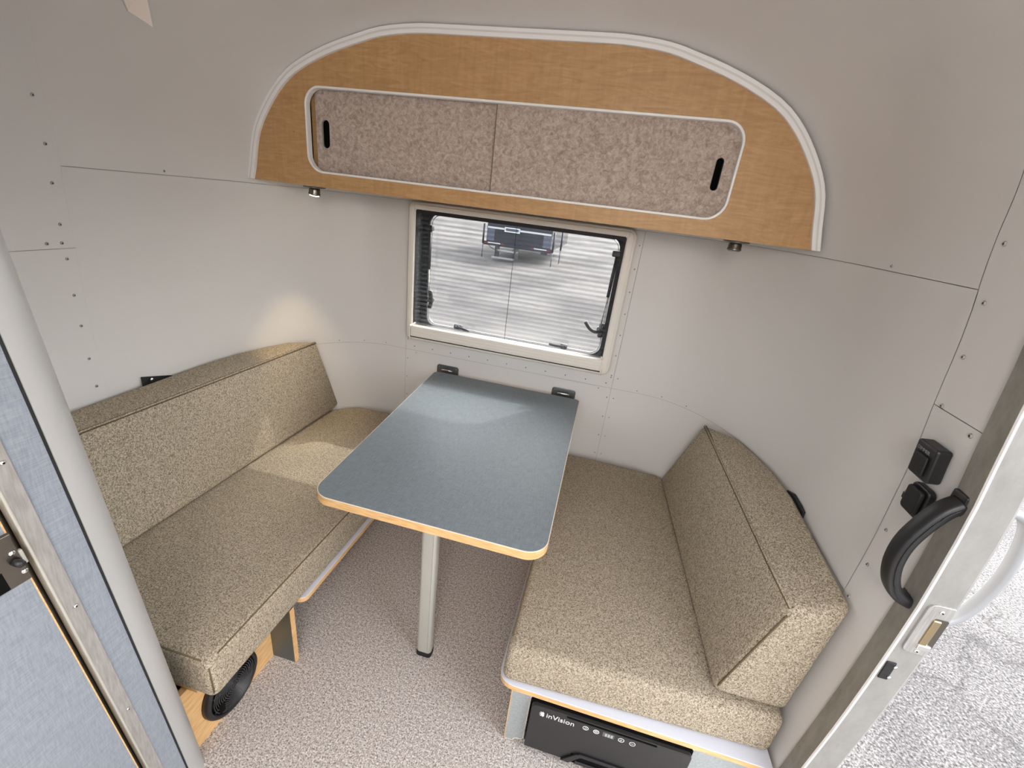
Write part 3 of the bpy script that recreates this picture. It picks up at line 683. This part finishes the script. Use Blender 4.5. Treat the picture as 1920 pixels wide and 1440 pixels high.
for q in range(3):
    x_ = .2275+q*.0078
    for a0, a1, b0, b1 in ((0, .005, 0, .0012), (0, .005, .0048, .006), (0, .005, .0096, .0108), (0, .0012, 0, .0108), (.0038, .005, 0, .0108)): box('digit_segment', x_+a0, x_+a1, Y1-.0024, Y1-.0019, .1975+b0, .1975+b1, 'print_white', ds)
# recessed pull
po = [(.125, .031), (.165, .078), (.175, .083), (.305, .083), (.316, .078), (.352, .031)]
pi_ = [(.150, .031), (.178, .068), (.184, .0715), (.296, .0715), (.302, .068), (.328, .031)]
pl_ = prism('pull_frame', po+list(reversed(pi_)), XZ(Y1), -.006, 0, 'fridge_panel', fr, .0015)
box('pull_recess', .152, .326, Y1-.001, Y1-.0002, .031, .0712, 'black_void', fr)
box('pull_bar', .168, .312, Y1-.005, Y1-.001, .034, .046, 'fridge_black', fr, .0015)
Mt = lambda x_, z_: Matrix.Translation((x_, Y1-.0008, z_)) @ Matrix.Rotation(math.pi/2, 4, 'X')
text('lettering', 'inVision', 'print_white', fr, .0265, Mt(.0580, .192), .0004, 0, .98)
for a in (-62, -38, -14, 10, 34, 58):     # leaf shaped emblem
    an = math.radians(180-a*.9); c_ = Vector((.0545, Y1-.0008, .2005)); d_ = Vector((math.cos(an), 0, math.sin(an))); q = Vector((-d_.z, 0, d_.x))
    A = c_+d_*.003; T_ = c_+d_*(.0165 if abs(a) < 40 else .013); w_ = .0019
    vv = [A, (A+T_)/2+q*w_, T_+q*w_*.4, T_-q*w_*.4, (A+T_)/2-q*w_]
    mesh('emblem_leaf', [v+Vector((0, d__, 0)) for d__ in (0, -.0005) for v in vv], [(0, 1, 2, 3, 4), (9, 8, 7, 6, 5)]+[(i, (i+1) % 5, 5+(i+1) % 5, 5+i) for i in range(5)], 'print_white', fr)

# ------------------------------------------------------------------ cushions
def cushion(name, bot, top, mt, par, r=.028, lv=2, puff=.006):
    """closed block between two matching outlines, edges rounded, faces slightly puffed"""
    n = len(bot); bm = bmesh.new(); vb = [bm.verts.new(p) for p in bot]; vt = [bm.verts.new(p) for p in top]
    bm.faces.new(vb); bm.faces.new(vt)
    for i in range(n): bm.faces.new((vb[i], vb[(i+1) % n], vt[(i+1) % n], vt[i]))
    bmesh.ops.recalc_face_normals(bm, faces=bm.faces)
    es = [e for e in bm.edges if e.calc_face_angle(0) > .35]
    bmesh.ops.bevel(bm, geom=es, offset=r, segments=5, profile=.5, affect='EDGES', clamp_overlap=True)
    bmesh.ops.triangulate(bm, faces=[f for f in bm.faces if len(f.verts) > 4])
    o = from_bm(name, bm, mt, par, True)
    o.data.set_sharp_from_angle(angle=1.2)
    return o
ZS0, ZT = .268, .405
# left seat
LS = thing('seat_cushion', (-1.05, 1.2, ZS0), 'long beige flecked seat cushion on the left bench', 'cushion', 'dinette cushions')
ysl = [.56, .8, 1.0, 1.2, 1.35, 1.5, 1.62, 1.72, 1.8, 1.87, 1.93, 1.97]
def seat_out(xf, y0, side, z, inset=0.):
    far = 1.985-inset
    bk = [(wallx(y, z, side, .014+inset), y) for y in [max(y0, .56)+inset]+[y for y in ysl if y > y0+.1]]
    return [(xf, far), (xf, (far+y0)/2), (xf, y0+inset)]+bk+[(CX+side*.55, far)]
for side, xf, y0, par, zb_ in ((-1, -.785, .562, LS, .2685),):
    b_ = [(x, y, zb_) for x, y in seat_out(xf, y0, side, .3)]; t_ = [(x, y, ZT) for x, y in seat_out(xf-.004, y0+.003, side, .4)]
    cushion('cushion_body', b_, t_, 'fabric', par, .022)
tube('piping', [(-.7950, 1.95, ZT-.0060), (-.7950, 1.2, ZT-.0060), (-.7952, .60, ZT-.0062)], .0024, 'seam', LS, 6)
tube('end_piping', [(-.815, .5712, ZT-.0062), (-1.15, .5712, ZT-.0062)], .0022, 'seam', LS, 6)
tube('corner_seam', [(-.7948, .5708, ZT-.024), (-.7925, .5692, .34), (-.7912, .5682, .292)], .0017, 'seam', LS, 6)
RS = thing('seat_cushion', (.3, 1.3, .264), 'broad beige flecked seat cushion on the right bench', 'cushion', 'dinette cushions')
skew = lambda x, y: y+(.03*max(0, min(1, (x+.05)/.7)) if y < .9 else 0)
b_ = [(x, skew(x, y), .264) for x, y in seat_out(-.090, .848, 1, .3)]; t_ = [(x, skew(x, y), ZT-.008) for x, y in seat_out(-.086, .856, 1, .4)]
cushion('cushion_body', b_, t_, 'fabric', RS, .024)
tube('piping', [(-.0793, 1.95, ZT-.0145), (-.0793, 1.4, ZT-.0145), (-.0793, .90, ZT-.0147)], .0022, 'seam', RS, 6)
# backrests: wedge leaning on the wall, top follows the bent corner
def backrest(side, lab, xb_far, xb_near, xt_far, xt_near, y_near, ztop, zbot, tip_y, rise):
    par = thing('back_cushion', (CX+side*.95, 1.4, zbot), lab, 'cushion', 'dinette cushions')
    yb = [y_near, 1.1, 1.3, 1.45, 1.58, 1.68, 1.76]
    bot, top = [], []
    yfb = 1.925
    NF = 7
    for i in range(NF):                         # front edge from near to far
        t = i/(NF-1)
        bot.append((xb_near+(xb_far-xb_near)*t, y_near+(yfb-y_near)*t, zbot))
        top.append((xt_near+(xt_far-xt_near)*t, y_near+.002+(tip_y-y_near)*t, ztop[0]+(ztop[1]-ztop[0])*t))
    ysk = [1.72, 1.66, 1.60, 1.48, 1.32, 1.12, y_near+.004]
    for i, y in enumerate(ysk):                 # back edge from far to near along the wall
        zt_ = ztop[1]+(ztop[0]-ztop[1])*min(1, (tip_y-y)/(tip_y-y_near))
        top.append((wallx(y, .78, side, .008), y, zt_+rise*max(0, min(1, (1.8-y)/.5)))); yy = y+(.12 if i < 5 else .03 if i < 6 else 0)
        bot.append((wallx(yy, .45, side, .016), yy, zbot))
    o = cushion('cushion_body', bot, top, 'fabric', par, .024)
    sm = []
    for i in range(NF):
        c0 = Vector(top[i]); a_ = (Vector((wallx(min(c0.y, 1.7), .78, side, .01), c0.y, c0.z+.02))-c0).normalized(); b_ = (Vector(bot[i])-c0).normalized()
        th = math.acos(max(-1, min(1, a_.dot(b_)))); gap = .024*(1-math.sin(th/2))/math.cos(th/2)
        sm.append(c0+(a_+b_).normalized()*(gap*.72))
    sm[0].y += .014; sm[0].z += .0035; sm[-1].y -= .012
    tube('piping', sm, .0032, 'fabric', par, 8); tube('seam_line', [p+Vector((side*.0058, 0, -.0004)) for p in sm], .0022, 'seam', par, 6); tube('seam_line', [p+Vector((-side*.0022, 0, -.0048)) for p in sm], .0018, 'seam', par, 6)
    e0, e1 = Vector(top[0]), Vector(bot[0])
    tube('end_seam', [e0+(e1-e0)*t+Vector((side*.0045, .0052, 0)) for t in (.06, .3, .6, .92)], .0024, 'seam', par, 6)
    return par
backrest(1, 'beige flecked wedge shaped back cushion against the right wall', .405, .470, .487, .560, .905, (.735, .785), ZT-.006, 1.80, .05)
backrest(-1, 'beige flecked wedge shaped back cushion against the left wall', -1.315, -1.318, -1.345, -1.405, .60, (.80, .81), ZT+.002, 1.80, .012)
# hook and loop tabs holding the back cushions
t1 = prism('strap', [(1.085, .765), (1.215, .765), (1.20, .806), (1.186, .812), (1.089, .840)], YZ(wallx(1.1, .8, -1, .0052)), 0, .002, 'black_rubber', None)
tag(t1, 'black fabric tab with metal snap above the left back cushion', 'strap', 'cushion straps')
lathe('snap', [(.0001, .0045), (.005, .003), (.0065, 0)], (wallx(1.1, .8, -1, .0075)+.004, 1.118, .822), (1, 0, 0), 'chrome', t1, 16)
t2 = mesh('strap', [(wallx(y, .8, 1, o), y, z) for y, z, o in ((1.395, .75, .003), (1.25, .75, .003), (1.25, .802, .004), (1.28, .806, .004), (1.34, .806, .004), (1.385, .790, .004), (1.395, .75, .006), (1.25, .75, .006), (1.25, .802, .012), (1.28, .806, .014), (1.34, .806, .013), (1.385, .790, .008))], [(0, 1, 2, 3, 4, 5), (11, 10, 9, 8, 7, 6)]+[(i, (i+1) % 6, 6+(i+1) % 6, 6+i) for i in range(6)], 'black_rubber')
tag(t2, 'black fabric tab behind the right back cushion', 'strap', 'cushion straps')

# thin pale sheet standing in for reflected light on the ceiling, upper left
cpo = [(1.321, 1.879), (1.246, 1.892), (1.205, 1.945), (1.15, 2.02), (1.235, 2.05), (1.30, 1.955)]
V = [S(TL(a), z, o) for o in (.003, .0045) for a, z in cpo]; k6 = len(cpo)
cpn = mesh('light_patch', V, [tuple(range(k6)), tuple(range(2*k6-1, k6-1, -1))]+[(i, (i+1) % k6, k6+(i+1) % k6, k6+i) for i in range(k6)], 'cream_light')
tag(cpn, 'pale cream angular sheet standing in for reflected light on the ceiling at the upper left', kind='structure')

# ------------------------------------------------------------------ caravan parked in the yard
yc = 16.6; gz = -.5
tr = thing('parked_trailer', (-3.6, yc, gz), 'dark blue trailer with folding step parked across the yard seen through the window', 'trailer')
bx = lambda n, x0, x1, y0, y1, z0, z1, mt, par=tr: box(n, x0, x1, y0, y1, z0, z1, mt, par)
body = bx('body', -4.88, -2.42, yc, yc+5, .02, 2.4, 'trailer_body')
for x0 in (-4.88, -2.72): bx('corner_panel', x0, x0+.30, yc-.02, yc, .12, .62, 'trailer_grey')
bx('belt_rail', -4.85, -2.45, yc-.05, yc, .56, .62, 'trailer_white'); bx('plate_frame', -4.2, -3.62, yc-.07, yc-.045, .50, .66, 'trailer_white'); bx('number_plate', -4.15, -3.67, yc-.08, yc-.069, .535, .63, 'trailer_grey')
bm_ = bx('bumper', -4.95, -2.35, yc-.12, yc, -.04, .10, 'trailer_body')
for x0 in (-4.78, -3.02):
    bx('lamp_bar', x0, x0+.48, yc-.135, yc-.119, .04, .075, 'trailer_white', bm_)
    for xx in (x0-.12, x0+.5): bx('tail_lamp', xx, xx+.1, yc-.14, yc-.119, .03, .085, 'red_lens', bm_)
for x0 in (-4.35, -3.62): bx('step_arm', x0, x0+.03, yc-.62, yc-.05, -.42, .0, 'trailer_body')
bx('step_tread', -4.38, -3.58, yc-.42, yc-.2, -.17, -.13, 'silver_paint'); bx('step_tread', -4.42, -3.6, yc-.78, yc-.55, -.40, -.36, 'silver_paint')
for x0, yy in ((-4.98, yc-.1), (-2.32, yc-.12), (-2.2, yc+1.2)):
    j = tube('corner_jack', [(x0, yy, .7), (x0, yy, .0)], .035, 'trailer_body', tr, 8); tube('jack_rod', [(x0, yy, .0), (x0, yy, gz)], .018, 'trailer_grey', j, 8)
tube('cable', spline([(-4.8, yc-.1, .0), (-4.6, yc-.1, -.14), (-4.3, yc-.1, -.2), (-3.9, yc-.1, -.17), (-3.7, yc-.1, -.02)], 6), .012, 'black_rubber', tr, 6)
bx('axle_box', -2.75, -2.5, yc-.1, yc+.3, -.12, -.04, 'trailer_body')
for o in bpy.data.objects:
    if '_org' in o: del o['_org']
